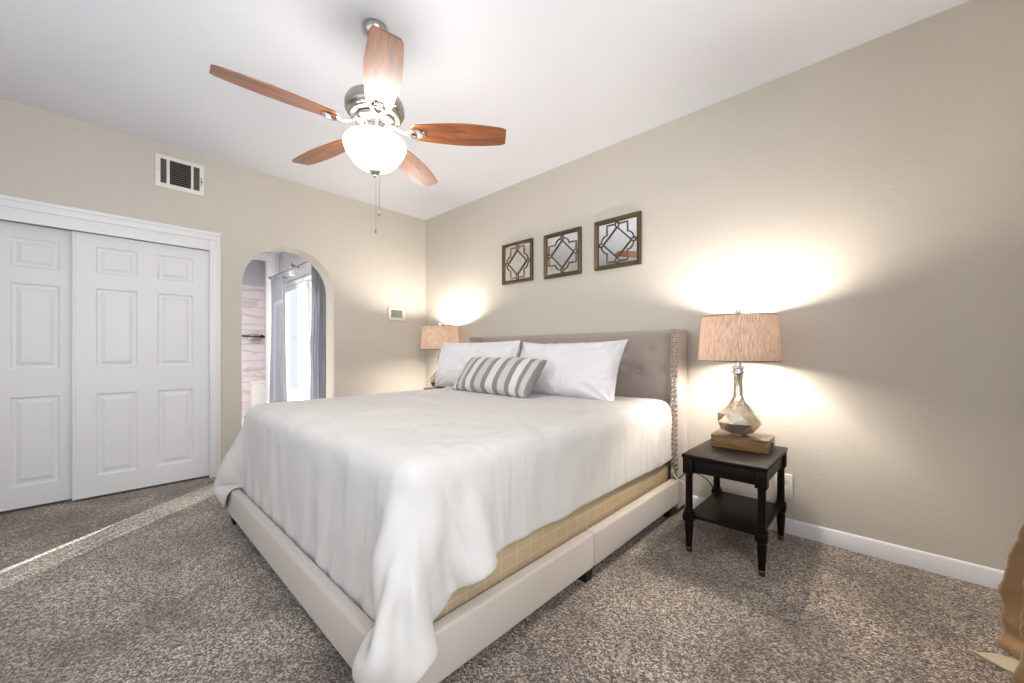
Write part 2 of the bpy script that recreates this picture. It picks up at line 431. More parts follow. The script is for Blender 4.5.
def six_panel(y0, y1, z0, z1, xf, th):
    bm = bmesh.new(); w = y1-y0
    st = .108*w/.78
    ys = [y0, y0+st, y0+st+.225*w/.78, y1-st-.225*w/.78, y1-st, y1]
    zs = [z0, .165, .775, .965, 1.555, 1.665, 1.865, z1]
    V = {}
    def v(i, j):
        if (i, j) not in V: V[(i, j)] = bm.verts.new((xf, ys[i], zs[j]))
        return V[(i, j)]
    for i in range(5):
        for j in range(7):
            if i in (1, 3) and j in (1, 3, 5):
                lv = [(0, 0), (.006, -.004), (.012, -.010), (.026, -.011), (.046, -.003), (.05, -.002)]
                prev = [v(i, j), v(i+1, j), v(i+1, j+1), v(i, j+1)]
                a, b, c, d = ys[i], ys[i+1], zs[j], zs[j+1]
                for off, dx in lv[1:]:
                    cur = [bm.verts.new((xf+dx, p, q)) for p, q in ((a+off, c+off), (b-off, c+off), (b-off, d-off), (a+off, d-off))]
                    for k in range(4): bm.faces.new((prev[k], prev[(k+1) % 4], cur[(k+1) % 4], cur[k]))
                    prev = cur
                bm.faces.new(prev)
            else: bm.faces.new((v(i, j), v(i+1, j), v(i+1, j+1), v(i, j+1)))
    be = [e for e in bm.edges if e.is_boundary]
    r = bmesh.ops.extrude_edge_only(bm, edges=be)
    for x in r['geom']:
        if isinstance(x, bmesh.types.BMVert): x.co.x = xf - th
    bmesh.ops.holes_fill(bm, edges=[e for e in bm.edges if e.is_boundary])
    return bm
struct('door_1', six_panel(-3.695, -2.925, .018, 1.99, -.072, .034), M['door'], smooth=True, angle=12)
struct('door_2', box(six_panel(-2.965, -2.187, .018, 1.99, -.018, .034), -.05, -.010, -2.972, -2.958, .018, 1.99, .002), M['door'], smooth=True, angle=12)

# ------------------------------------------------------------------ bathroom seen through the arch
BY = -.91
struct('floor_bathroom', B(-4.3, -.02, -4.0, BY, -.06, -.003), M['bathfloor'], smooth=False)
struct('ceiling_bathroom', B(-4.3, -.21, -4.0, BY+.1, 2.62, 2.72), M['ceil'], smooth=False)
bm = bmesh.new()     # door wall
DX0, DX1, DT = -2.52, -.52, 2.10
box(bm, -4.3, DX0, BY, BY+.1, -.05, 2.65); box(bm, DX1, -.21, BY, BY+.1, -.05, 2.65); box(bm, DX0, DX1, BY, BY+.1, DT, 2.65)
struct('wall_bathroom', bm, M['bathwall'], smooth=False)
struct('wall_marble', B(-3.52, -3.42, -4.0, BY, -.05, 2.18), M['marble'], smooth=False)
struct('wall_above_marble', B(-3.52, -3.425, -4.0, BY, 2.18, 2.65), M['bathwall'], smooth=False)
struct('wall_bathroom_near', B(-4.3, -.21, -4.1, -4.0, -.05, 2.65), M['bathwall'], smooth=False)
bm = box(bmesh.new(), -2.80, -2.65, -1.06, BY, 0, 2.65, .004)
box(bm, -2.80, -2.70, -2.6, -1.06, 2.50, 2.65, .004)
struct('trim_3', bm, M['trim'])
# sliding glass door
d3 = tag(bpy.data.objects.new('door_3', None), kind='structure'); COL.objects.link(d3); d3.location = (0, 0, 0)
bm = bmesh.new()
box(bm, DX0, DX1, BY-.015, BY+.09, DT-.05, DT, .004); box(bm, DX0, DX0+.045, BY-.015, BY+.09, 0, DT-.05, .004); box(bm, DX1-.045, DX1, BY-.015, BY+.09, 0, DT-.05, .004); box(bm, DX0, DX1, BY-.01, BY+.09, 0, .035, .004)
obj('door_frame', bm, M['trim'], d3)
def slider(x0, x1, y):
    bm = bmesh.new(); w = .07
    box(bm, x0, x1, y, y+.035, .04, .13, .004); box(bm, x0, x1, y, y+.035, DT-.13, DT-.055, .004)
    box(bm, x0, x0+w, y, y+.035, .13, DT-.13, .004); box(bm, x1-w, x1, y, y+.035, .13, DT-.13, .004)
    p = obj('sliding_panel', bm, M['trim'], d3)
    obj('glass_pane', B(x0+w-.005, x1-w+.005, y+.014, y+.02, .125, DT-.125), M['glass'], p, smooth=False)
    return p
pl = slider(DX0+.05, -1.49, BY+.0); slider(-1.56, DX1-.05, BY+.042)
obj('door_handle', box(box(bmesh.new(), DX0+.07, DX0+.095, BY-.04, BY-.022, .93, 1.13, .005), DX0+.075, DX0+.09, BY-.03, BY+.002, .95, .97), M['nickel_dark'], pl)
# curtains
def drape(x0, x1, z0, z1, y, folds, amp, edge=lambda s, z: 0.0, n=120, m=40, seed=0, pinch=.35):
    vs, fs = [], []
    for j in range(m+1):
        tz = j/m; z = z0 + (z1-z0)*tz
        for i in range(n+1):
            s = i/n
            A = amp*(1 - .35*tz)
            ph = 2*PI*folds*s + .5*math.sin(3*tz + seed) + 1.2*noise.noise(Vector((s*3, tz*.8, seed)))
            yy = y + A*math.sin(ph) + .012*noise.noise(Vector((s*9, tz*3, seed+5)))
            xx = x0 + (x1-x0)*s + edge(s, z) + .25*A*math.sin(2*ph)
            vs.append((xx, yy, z))
    for j in range(m):
        for i in range(n):
            a = j*(n+1)+i; fs.append((a, a+1, a+n+2, a+n+1))
    return (vs, [], fs)
lc = obj('curtain', drape(-2.32, -1.86, .02, 2.15, -1.10, 4.5, .042, lambda s, z: -.05*(1-z/2.2)*(.5-s)*2 + .10*(1-z/2.2)*s, seed=1), M['curtain'])
mod(lc, 'SOLIDIFY', thickness=.004)
tag(lc, 'grey curtain hanging at the left end of the bathroom sliding glass door', 'curtain', 'grey bathroom curtains')
def redge(s, z): return (  .038/(1+math.exp(-(z-1.26)/.02)))*(1-s)
rc = obj('curtain', drape(-.71, -.27, .02, 2.15, -1.12, 5, .036, redge, seed=4), M['curtain'])
mod(rc, 'SOLIDIFY', thickness=.004)
tag(rc, 'grey curtain hanging at the right side of the arch before the sliding glass door', 'curtain', 'grey bathroom curtains')
rod = thing('curtain_rod', 'thin metal curtain rod above the bathroom sliding glass door', 'curtain rod', (-1.26, -1.11, 2.172))
obj('rod', tube(bmesh.new(), [(-1.12, 0, 0), (1.05, 0, 0)], .010, 10), M['rodm'], rod)
obj('finial', lathe(bmesh.new(), [(.004, -.02), (.018, -.01), (.022, .004), (.016, .018), (.004, .024)], 14), M['rodm'], rod, (-1.12, 0, 0), (0, PI/2, 0))
obj('bracket', tube(bmesh.new(), spline([(-1.0, 0, .0), (-1.0, .1, .012), (-1.0, .2, .01)], 5), .008, 8), M['rodm'], rod)
obj('bracket', tube(bmesh.new(), spline([(.62, 0, .0), (.62, .1, .012), (.62, .2, .01)], 5), .008, 8), M['rodm'], rod)
fx = thing('wall_fitting', 'curved metal wall fitting with white tip above the bathroom sliding glass door', 'fitting', (-1.66, -1.0, 2.24))
obj('arm', tube(bmesh.new(), spline([(-.12, .09, .03), (-.10, .0, .05), (0, -.04, .055), (.08, -.06, .03), (.09, -.06, -.03)], 6), .011, 10), M['rodm'], fx)
obj('tip', lathe(bmesh.new(), [(.014, .04), (.03, .03), (.036, -.02), (.038, -.07), (.02, -.075)], 16), M['white_plastic'], fx, (.09, -.06, -.06))
sh = obj('sheer_panel', drape(-2.42, -1.56, -.058, 2.04, BY+.2, 9, .012, seed=8), M['sheer'])
tag(sh, 'white sheer panel hanging behind the left glass door pane', 'curtain')
# marble shower: grab bar, soap shelf, white tub
gb = thing('grab_bar', 'dark metal towel bar on the marble bathroom wall', 'towel bar', (-3.42, -.925, 1.335))
obj('bar', tube(bmesh.new(), [(.05, -.55, 0), (.05, .0, 0)], .014, 10), M['dark_metal'], gb)
for yy in (-.5, -.03): obj('mount', lathe(bmesh.new(), [(.03, 0), (.03, .008), (.012, .012), (.012, .06)], 14), M['dark_metal'], gb, (0, yy, 0), (0, PI/2, 0))
obj('clamp', box(box(bmesh.new(), .04, .09, -.25, -.06, -.07, -.012, .004), .045, .085, -.22, -.09, .0, .035, .004), M['nickel_dark'], gb)
tb = thing('shower_bench', 'white corner bench against the pink marble bathroom wall', 'bench', (-3.30, -1.025, .0))
obj('base', B(-.11, .10, -.105, .112, 0, .56, .012, 3), M['white_plastic'], tb)
obj('seat_slab', B(-.115, .115, -.115, .113, .56, .595, .01, 3), M['white_plastic'], tb)
struct('trim_4', B(-3.42, -2.80, -2.6, BY, -.003, .004), M['bathfloor'], smooth=False)
# outside
struct('ground_outside', B(-9, -.3, BY+.1, 6, -.12, -.06), paint('patio_concrete', (172, 166, 160), .8), smooth=False)
ou = thing('outdoor_wall', 'pale building wall with small dark openings outside the glass door', 'building', (-2.2, 2.6, -.06))
bm = bmesh.new(); box(bm, -3.2, 3.0, 0, .2, 0, 1.35)
obj('wall', bm, paint('outdoor_stucco', (206, 186, 180), .8), ou, smooth=False)
for k in range(4):
    obj('opening', box(bmesh.new(), .55, .95, -.02, .02, .25 + .27*k, .37 + .27*k, .004), paint('opening_dark', (112, 90, 86), .7), ou)

# ------------------------------------------------------------------ wall fittings
vn = thing('air_vent', 'white rectangular air register high on wall above the closet doors', 'vent', (0, -2.381, 2.534))
VY, VZ = .154, .13
def vy(a): return a
bm = bmesh.new()
cols = [(-VY, -.122), (-.086, -.066), (.068, .084), (.124, VY)]
for a, b in cols: box(bm, 0, .012, a, b, -VZ, VZ, .003)
for z0, z1 in ((-VZ, -.092), (.100, VZ)): box(bm, 0, .0115, -VY+.003, VY-.003, z0, z1, .003)
obj('frame', bm, M['vent_white'], vn)
obj('backing', B(.0005, .002, -.13, .13, -.10, .105), M['vent_dark'], vn, smooth=False)
for k in range(12):
    z = -.086 + k*.0162
    obj('louver', B(-.005, .005, -.069, .069, -.0012, .0012), M['vent_slat'], vn, (.006, 0, z), (0, .6, 0), smooth=False)
for a0, a1 in ((-.122, -.086), (.084, .124)):
    for k in range(4):
        yy = a0 + (k+.6)*(a1-a0)/4.3
        obj('side_louver', B(-.005, .005, -.0012, .0012, -.096, .103), M['vent_slat'], vn, (.006, yy, 0), (0, 0, .6), smooth=False)
obj('lever', box(box(bmesh.new(), .011, .0125, .133, .137, -.05, .02), .012, .022, .1335, .1445, -.018, -.012), M['vent_dark'], vn)
for yy in (-.142,): obj('screw', lathe(bmesh.new(), [(.005, 0), (.004, .002)], 10), M['nickel_dark'], vn, (.012, yy, .01), (0, PI/2, 0))
th = thing('thermostat', 'small white thermostat with grey screen on wall beside the corner', 'thermostat', (0, -.415, 1.53))
bm = bmesh.new()
for a in ((-.108, .108, .045, .075), (-.108, .108, -.075, -.045), (-.108, -.075, -.045, .045), (.075, .108, -.045, .045)):
    box(bm, 0, .022, *a, .003)
obj('housing', bm, M['white_plastic'], th)
obj('screen', B(.002, .016, -.076, .076, -.046, .046), M['screen'], th, smooth=False)

# three fretwork mirrors
def make_mirror():
    t = thing('wall_mirror', '', 'mirror')
    a, w, d = .2, .035, .024
    bm = bmesh.new(); prof = [(a, 0), (a, -d), (a-.008, -d-.003), (a-w+.006, -d+.004), (a-w, -d+.012), (a-w, 0)]
    rings = []
    for sx, sz in ((-1, -1), (1, -1), (1, 1), (-1, 1)):
        rings.append([bm.verts.new((sx*p, y, sz*p)) for p, y in prof])
    for i in range(4):
        A, Bv = rings[i], rings[(i+1) % 4]
        for k in range(len(prof)): bm.faces.new((A[k], A[(k+1) % len(prof)], Bv[(k+1) % len(prof)], Bv[k]))
    obj('frame', bm, M['bronze'], t, angle=25)
    obj('mirror_pane', B(-a+w-.003, a-w+.003, -.009, -.003, -a+w-.003, a-w+.003), M['mirror'], t, smooth=False)
    h = a-w; y = -.012; bm = bmesh.new()
    r_ = .0060
    q = []
    k = .105
    # quatrefoil outline: stepped at top and bottom, rounded at the sides
    q1 = [(.018, h*.90), (.09, h*.90), (.09, h*.90-.04), (.09, .072)] + [(.09 + .052*math.sin(u), .072 - .065*(1-math.cos(u))) for u in (.4, .8, 1.2, PI/2)]
    for sx in (1, -1):
        for sz in (1, -1):
            tube(bm, [(sx*u, y, sz*v) for u, v in q1], r_, 6)
    for sx, sz in ((1, 0), (-1, 0), (0, 1), (0, -1)):     # loops at the four points of the diamond
        c = (sx*(h*.87), sz*(h*.87))
        tube(bm, [(c[0] + (.024 if sx else .015)*math.cos(2*PI*i/14), y, c[1] + (.024 if sz else .013)*math.sin(2*PI*i/14)) for i in range(14)], r_*.9, 6, closed=True)
    dd = h*.74
    for p, qq in (((0, dd), (dd, 0)), ((dd, 0), (0, -dd)), ((0, -dd), (-dd, 0)), ((-dd, 0), (0, dd))):
        tube(bm, [(p[0], y-.002, p[1]), (qq[0], y-.002, qq[1])], r_, 6)
    for sx, sz in ((1, 0), (-1, 0), (0, 1), (0, -1)):
        tube(bm, [(sx*h*.93, y, sz*h*.93), (sx*(h+.002), y, sz*(h+.002))], r_, 6)
    obj('fretwork', bm, M['bronze'], t)
    return t
mir = make_mirror()
spots = [(1.590, 0, 1.962, 'square bronze fretwork mirror on headboard wall, leftmost and nearest the corner'),
         (2.132, PI/2, 1.953, 'square bronze fretwork mirror on headboard wall, middle of the row of three'),
         (2.668, 0, 1.953, 'square bronze fretwork mirror on headboard wall, right end above the bed')]
for i, (x, r, z, lab) in enumerate(spots):
    o = mir if i == 0 else copy_tree(mir)
    o.location = (x, 0, z); o['label'] = lab; o['group'] = 'fretwork mirrors on the headboard wall'
    if r:
        for c in kids(o):
            if c.name.startswith('fretwork'): c.rotation_euler = (0, r, 0)

# outlet behind the nightstand
ot = thing('wall_outlet', 'white wall outlet plate on headboard wall behind the dark nightstand', 'outlet', (3.765, 0, .283))
obj('plate', B(-.045, .045, -.012, 0, -.072, .072, .005, 3), M['white_plastic'], ot)
for zz in (-.03, .03): obj('socket', box(bmesh.new(), -.017, .017, -.014, -.011, zz-.014, zz+.014, .004), M['vent_white'], ot)

# ------------------------------------------------------------------ ceiling fan
FC = (2.304, -1.861)
fan = thing('ceiling_fan', 'five blade wooden ceiling fan with lit white glass bowl and nickel motor', 'ceiling fan', (FC[0], FC[1], H))
FZ = .018
def fz(prof): return [(r, z-H+(FZ if z < 2.5 else 0)) for r, z in prof]
obj('canopy', lathe(bmesh.new(), fz([(.060, 2.75), (.063, 2.742), (.060, 2.722), (.044, 2.705), (.024, 2.69)]), 36), M['nickel_dark'], fan)
obj('downrod', lathe(bmesh.new(), fz([(.0125, 2.68), (.0125, 2.36)]), 16), M['nickel'], fan)
obj('coupling', lathe(bmesh.new(), fz([(.022, 2.42), (.026, 2.41), (.03, 2.385), (.036, 2.365)]), 24), M['nickel'], fan)
obj('motor_housing', lathe(bmesh.new(), fz([(.035, 2.372), (.075, 2.368), (.115, 2.36), (.138, 2.348), (.146, 2.33), (.146, 2.30), (.138, 2.285), (.122, 2.275), (.12, 2.265), (.09, 2.258), (.07, 2.255)]), 48), M['nickel_dark'], fan)
obj('flywheel', lathe(bmesh.new(), fz([(.075, 2.258), (.1, 2.255), (.1, 2.238), (.07, 2.235)]), 40), M['nickel'], fan)
obj('switch_housing', lathe(bmesh.new(), fz([(.05, 2.24), (.056, 2.236), (.058, 2.225), (.056, 2.22), (.056, 2.195), (.06, 2.188), (.062, 2.18), (.05, 2.176)]), 40), M['nickel'], fan)
obj('light_bowl', lathe(bmesh.new(), fz([(.062, 2.182), (.075, 2.176), (.105, 2.168), (.138, 2.152), (.150, 2.138), (.153, 2.125), (.149, 2.108), (.138, 2.085), (.118, 2.055), (.09, 2.025), (.055, 2.004), (.022, 1.995), (.006, 1.994)]), 48), M['globe'], fan)
obj('finial', lathe(bmesh.new(), fz([(.026, 2.000), (.03, 1.994), (.027, 1.986), (.014, 1.981), (.009, 1.974), (.010, 1.968), (.006, 1.964), (.002, 1.963)]), 20), M['nickel_dark'], fan)
for (dx, dy, z1, z0, nm) in ((.003, .002, 1.966, 1.69, 0), (.020, .012, 2.000, 1.775, 1)):
    pc = obj('pull_chain', tube(bmesh.new(), [(dx, dy, z1-H+FZ), (dx, dy, z0-H+FZ)], .0016, 6), M['nickel_dark'], fan)
    obj('pull_knob', lathe(bmesh.new(), [(.0015, .012), (.004, .008), (.0055, 0), (.006, -.008), (.002, -.013)], 12), M['nickel_dark'], pc, (dx, dy, z0-H+FZ))
def blade_mesh():
    bm = bmesh.new(); r0, r1 = .185, .672; N = 28; top, bot = [], []
    outl = []
    for i in range(N+1):
        t = i/N; x = r0 + (r1-r0)*t
        w = .050 + .026*math.sin(min(t/.62, 1)*PI/2) - .020*max(0, (t-.55)/.45)**1.6
        e = min(1, (x-r0)/.02, ) ; w *= (.72 + .28*math.sqrt(max(0, 1-(1-e)**2)))
        e = min(1, (r1-x)/.016); w *= (.86 + .14*math.sqrt(max(0, 1-(1-e)**2)))
        outl.append((x, w))
    poly = [(x, w) for x, w in outl] + [(x, -w) for x, w in outl[::-1]]
    prism(bm, poly, 'z', -.003, .003)
    bmesh.ops.bevel(bm, geom=[e for e in bm.edges if abs(e.verts[0].co.z-e.verts[1].co.z) < 1e-6 and len(e.link_faces) == 2 and any(len(f.verts) > 8 for f in e.link_faces)], offset=.0015, segments=1, affect='EDGES')
    bmesh.ops.triangulate(bm, faces=[f for f in bm.faces if len(f.verts) > 8])
    return bm
def bracket_mesh():
    bm = bmesh.new()
    tube(bm, spline([(.075, 0, .028), (.10, 0, .020), (.135, 0, .0), (.165, 0, -.010), (.185, 0, -.010)], 6), .013, 10, ry=.006)
    L = [(.205 + .034*math.cos(2*PI*i/24), .026*math.sin(2*PI*i/24), -.0095) for i in range(24)]
    tube(bm, L, .0075, 8, closed=True)
    for y in (-.02, .02): tube(bm, [(.17, y*.4, -.010), (.20, y, -.009)], .006, 8)
    box(bm, .21, .255, -.02, .02, -.0085, -.0032, .003)
    for x, y in ((.245, -.011), (.245, .011), (.222, 0)): lathe(bm, [(.004, -.0125), (.0055, -.0105), (.0055, -.008)], 10, (x, y))
    return bm
bl0 = br0 = None
A0 = math.radians(-23.6)
for k in range(5):
    a = A0 + k*2*PI/5
    if k == 0:
        bl = bl0 = obj('blade', blade_mesh(), M['blade'], fan); br = br0 = obj('blade_bracket', bracket_mesh(), M['nickel'], fan)
    else:
        bl = bl0.copy(); br = br0.copy(); COL.objects.link(bl); COL.objects.link(br)
    for o in (bl, br):
        o.location = (0, 0, 2.221-H)
        o.rotation_euler = (Matrix.Rotation(a, 3, 'Z') @ Matrix.Rotation(math.radians(-12), 3, 'X')).to_euler()

# ------------------------------------------------------------------ bed frame
BX0, BX1, BYF = 1.17, 3.215, -2.285
RT, RB, RTH = .237, .075, .052
bed = thing('platform_bed', 'beige linen upholstered platform bed frame with winged tufted headboard', 'bed', (2.19, -1.1, 0))
def L(x, y, z): return (x-2.19, y+1.1, z)
def Lb(x0, x1, y0, y1, z0, z1, bev=0, seg=3):
    return B(x0-2.19, x1-2.19, y0+1.1, y1+1.1, z0, z1, bev=bev, seg=seg)
obj('foot_rail', Lb(BX0, BX1, BYF, BYF+RTH, RB, RT, .014, 4), M['bed'], bed)
SEAM = -1.24
for x0, x1 in ((BX1-RTH, BX1), (BX0, BX0+RTH)):
    obj('side_rail', Lb(x0, x1, BYF+RTH-.012, SEAM-.0015, RB, RT, .012, 4), M['bed'], bed)
    obj('side_rail', Lb(x0, x1, SEAM+.0015, -.19, RB, RT, .012, 4), M['bed'], bed)
for x, y in ((BX1-.055, SEAM), (BX0+.055, SEAM), (BX1-.055, -2.2), (BX0+.05, -2.235), (2.19, -1.75), (BX1-.055, -.25), (BX0+.055, -.25), (2.19, -1.2)):
    bm = bmesh.new(); lathe(bm, [(.034, 0), (.042, .085)], 4); bmesh.ops.rotate(bm, verts=bm.verts, cent=(0, 0, 0), matrix=Matrix.Rotation(PI/4, 3, 'Z'))
    obj('leg', bm, M['black'], bed, L(x, y, 0), smooth=False, label='black block leg')
obj('slat_deck', Lb(BX0+RTH, BX1-RTH, BYF+RTH, -.12, .085, .175), M['black'], bed, smooth=False)
# headboard panel with button tufting
HX0, HX1 = 1.135, 3.165; HF = -.085; HT = 1.236
btn = []
for k in range(-5, 6): btn.append((2.97 + (k-5)*.1955*1.0 + .0, 1.09))
for k in range(-5, 6): btn.append((3.0675 + (k-5)*.1955, .935))
btn = [(x, z) for x, z in btn if HX0+.05 < x < HX1-.05]
def hb_panel():
    bm = bmesh.new(); nx, nz = 150, 62; z0 = .2
    grid = []
    for j in range(nz+1):
        row = []
        for i in range(nx+1):
            x = HX0 + (HX1-HX0)*i/nx; z = z0 + (HT-z0)*j/nz
            d = 0.0
            for bx, bz in btn:
                rr = math.hypot(x-bx, z-bz)
                if rr < .12: d += .017*math.exp(-(rr/.032)**2) + .006*math.exp(-(rr/.075)**2)
            # soft pulled creases between neighbouring buttons
            edge = min((HT-z), x-HX0, HX1-x); rd = .03
            e = 0 if edge > rd else rd - math.sqrt(max(0, rd*rd-(rd-edge)**2))
            row.append(bm.verts.new(L(x, HF + d + e*.6, z)))
        grid.append(row)
    for j in range(nz):
        for i in range(nx): bm.faces.new((grid[j][i], grid[j][i+1], grid[j+1][i+1], grid[j+1][i]))
    r = bmesh.ops.extrude_edge_only(bm, edges=[e for e in bm.edges if e.is_boundary])
    for v in r['geom']:
        if isinstance(v, bmesh.types.BMVert): v.co.y = -.015+1.1
    bmesh.ops.holes_fill(bm, edges=[e for e in bm.edges if e.is_boundary])
    return bm
hb = obj('headboard', hb_panel(), M['headboard'], bed, angle=60)
b0 = None
for x, z in btn:
    if b0 is None:
        bm = lathe(bmesh.new(), [(.014, .008), (.0135, 0), (.010, -.004), (.003, -.0055)], 16); b0 = o = obj('tuft_button', bm, M['headboard'], hb, rot=(PI/2, 0, 0))
        b0.rotation_euler = (-PI/2, 0, 0)
    else: o = b0.copy(); COL.objects.link(o)
    o.location = L(x, HF+.014, z)
obj('headboard_base', Lb(HX0, HX1, -.075, -.02, .06, .2), M['headboard'], bed, smooth=False)
WF = -.2
nail0 = None
for side, (x0, x1) in enumerate(((3.160, 3.212), (1.085, 1.137))):
    wg = obj('headboard_wing', Lb(x0, x1, WF, -.012, .035, HT+.002, .010, 3), M['headboard'], bed)
    zs = [HT-.018 - .0325*k for k in range(37)] if side == 0 else [HT-.018 - .0325*k for k in range(6)]
    for z in zs:
        for dx in (.012, .040):
            if nail0 is None:
                bm = lathe(bmesh.new(), [(.0105, .001), (.010, -.002), (.0075, -.005), (.002, -.007)], 10); nail0 = o = obj('nailhead', bm, M['nail'], wg); nail0.rotation_euler = (-PI/2, 0, 0)
            else: o = nail0.copy(); COL.objects.link(o); o.parent = wg
            o.location = L(x0+dx, WF, z)

# ------------------------------------------------------------------ box spring and mattress
bs = obj('box_spring', B(1.245, 3.145, -2.2, -.105, .178, .405, bev=.018, seg=3), M['spring'])
tag(bs, 'tan box spring with pale grid lines under the white comforter', 'box spring')
mt = thing('mattress', 'thick white mattress under the comforter on the tan box spring', 'mattress', (2.195, -1.15, .407))
obj('body', B(-.945, .945, -1.035, 1.035, 0, .312, bev=.075, seg=6), M['matt'], mt)
for z in (.08, .235):
    pp = []
    for cx, cy, a in ((.87, .96, 0), (-.87, .96, PI/2), (-.87, -.96, PI), (.87, -.96, 3*PI/2)):
        pp += [(cx + .077*math.cos(a + i*PI/12), cy + .077*math.sin(a + i*PI/12), z) for i in range(7)]
    obj('piping', tube(bmesh.new(), pp, .006, 6, closed=True), M['matt'], mt)

# ------------------------------------------------------------------ comforter: cloth settled over the bed
def cloth():
    a0, a1, b0, b1 = .85, 3.498, -2.73, -.17
    h = .026
    nu = int(round((a1-a0)/h)); nv = int(round((b1-b0)/h))
    A = np.linspace(a0, a1, nu+1); Bb = np.linspace(b0, b1, nv+1)
    X, Y = np.meshgrid(A, Bb, indexing='ij')
    # the two foot corners of the comforter are rounded
    X, Y = X.copy(), Y.copy()
    for ex, sx, ln, cut in ((3.17, 1, a1-3.17, .06), (1.22, -1, 1.22-a0, .05)):
        s_ = (X-ex)*sx/ln; t_ = (-2.2-Y)/(-2.2-b0)
        m_ = (s_ > 0) & (t_ > 0)
        an = np.arctan2(t_, s_); mx_ = np.maximum(np.cos(an), np.sin(an))
        f = np.where(m_, (1-cut*np.abs(np.sin(2*an)))*mx_, 1.0)
        f = 1 - (1-f)*np.clip(np.maximum(s_, t_)/.35, 0, 1)
        X = np.where(m_, ex + sx*s_*f*ln, X); Y = np.where(m_, -2.2 - t_*f*(-2.2-b0), Y)
    R = np.stack([X, Y, np.zeros_like(X)], -1)
    # hem is longer towards the right foot corner
    P = R.copy(); P[..., 2] = .775 + rng.normal(0, .0008, X.shape)
    for i in range(nu+1):
        for j in range(0, nv+1):
            P[i, j, 2] += .012*noise.noise(Vector((X[i, j]*3.1, Y[i, j]*3.1, 1.7)))
    # flaps start folded down over the mattress edges
    U = np.maximum(X-3.165, 0); Wd = np.maximum(-2.195-Y, 0); UL = np.maximum(1.225-X, 0)
    S_ = np.maximum(U, UL); sg = np.where(U > 0, 1.0, -1.0)
    rr = np.hypot(S_, Wd)+1e-9; cs, sn = S_/rr, Wd/rr
    k = .26*cs + .06*sn + .25*cs*sn
    P[..., 0] = np.clip(X, 1.225, 3.165) + sg*cs*k*rr
    P[..., 1] = np.maximum(Y, -2.195) - sn*k*rr
    P[..., 2] -= rr*np.sqrt(1-k*k)
    P[..., 2] = np.where((S_ > 0) & (Wd > 0), np.maximum(P[..., 2], .26+.05*np.sin(9*np.arctan2(Wd, S_))), P[..., 2])
    V = np.zeros_like(P)
    cons = []
    def addc(di, dj, k):
        for par in range(2):
            i0 = np.arange(0, nu+1-abs(di)); j0 = np.arange(max(0, -dj), nv+1-max(0, dj))
            I, J = np.meshgrid(i0, j0, indexing='ij'); I = I.ravel(); J = J.ravel()
            key = (I//max(1, di) if di else J//max(1, abs(dj))) % 2
            s = key == par
            I, J = I[s], J[s]
            p = I*(nv+1)+J; q = (I+di)*(nv+1)+J+dj
            Lr = np.linalg.norm(R.reshape(-1, 3)[p]-R.reshape(-1, 3)[q], axis=1)
            cons.append((p, q, Lr, k))
    addc(1, 0, 1.0); addc(0, 1, 1.0); addc(1, 1, .45); addc(1, -1, .45); addc(2, 0, .22); addc(0, 2, .22); addc(4, 0, .06); addc(0, 4, .06)
    th = .012
    boxes = [((2.195, -1.15, .365), (.955, 1.045, .368), .06)]         # mattress + box spring
    boxes += [((2.19, BYF+RTH/2, .156), ((BX1-BX0)/2, RTH/2, .081), .012)]
    boxes += [((BX1-RTH/2, -1.24, .156), (RTH/2, 1.05, .081), .012), ((BX0+RTH/2, -1.24, .156), (RTH/2, 1.05, .081), .012)]
    boxes += [((2.19, -.05, .6), (1.1, .06, .65), .005)]
    def collide(Q, V=None):
        for c, hs, r in boxes:
            c = np.array(c); hs = np.array(hs)
            d = Q-c; q = np.abs(d)-(hs-r)
            qm = np.maximum(q, 0); ln = np.linalg.norm(qm, axis=1); inn = np.minimum(q.max(1), 0)
            sd = ln + inn - r - th
            hit = np.where(sd < 0)[0]
            if len(hit) == 0: continue
            g = np.zeros((len(hit), 3)); qq = q[hit]; l = ln[hit]
            out = l > 1e-9
            g[out] = qm[hit][out]/l[out, None]*np.sign(d[hit][out])
            ii = np.where(~out)[0]; ax = qq[ii].argmax(1); g[ii, ax] = np.sign(d[hit][ii, ax])
            Q[hit] -= sd[hit, None]*g
            if V is not None: V[hit] *= .55
        lo = Q[:, 2] < .012
        Q[lo, 2] = .012
        if V is not None: V[lo] *= .3
    PIN = (R.reshape(-1, 3)[:, 1] > -1.95) & (np.abs(R.reshape(-1, 3)[:, 0]-2.195) < .85)
    P = P.reshape(-1, 3); V = V.reshape(-1, 3); dt = 1/60
    g = np.array([0, 0, -9.8])
    NS = 240
    for st in range(NS):
        V += g*dt; V *= .94
        sp = np.linalg.norm(V, axis=1, keepdims=True); V *= np.minimum(1, 3.0/np.maximum(sp, 1e-9))
        Q = P + V*dt
        for it in range(12):
            for p, q, Lr, k in cons:
                d = Q[q]-Q[p]; l = np.sqrt((d*d).sum(1))+1e-12
                c = (k*.5*(l-Lr)/l)[:, None]*d
                Q[p] += c; Q[q] -= c
            if it % 2: collide(Q)
        fr = np.clip((Q[:, 2]-.70)/.03, 0, 1)[:, None]*.85
        Q[:, :2] -= fr*(Q[:, :2]-P[:, :2])
        Q[PIN, :2] = R.reshape(-1, 3)[PIN, :2]
        V = (Q-P)/dt
        collide(Q, V)
        P = Q
    def settle(Q):
        Q = Q.reshape(-1, 3).copy(); collide(Q); collide(Q); return Q.reshape(nu+1, nv+1, 3)
    return P.reshape(nu+1, nv+1, 3), R, settle
CP, CR_, settle = cloth()
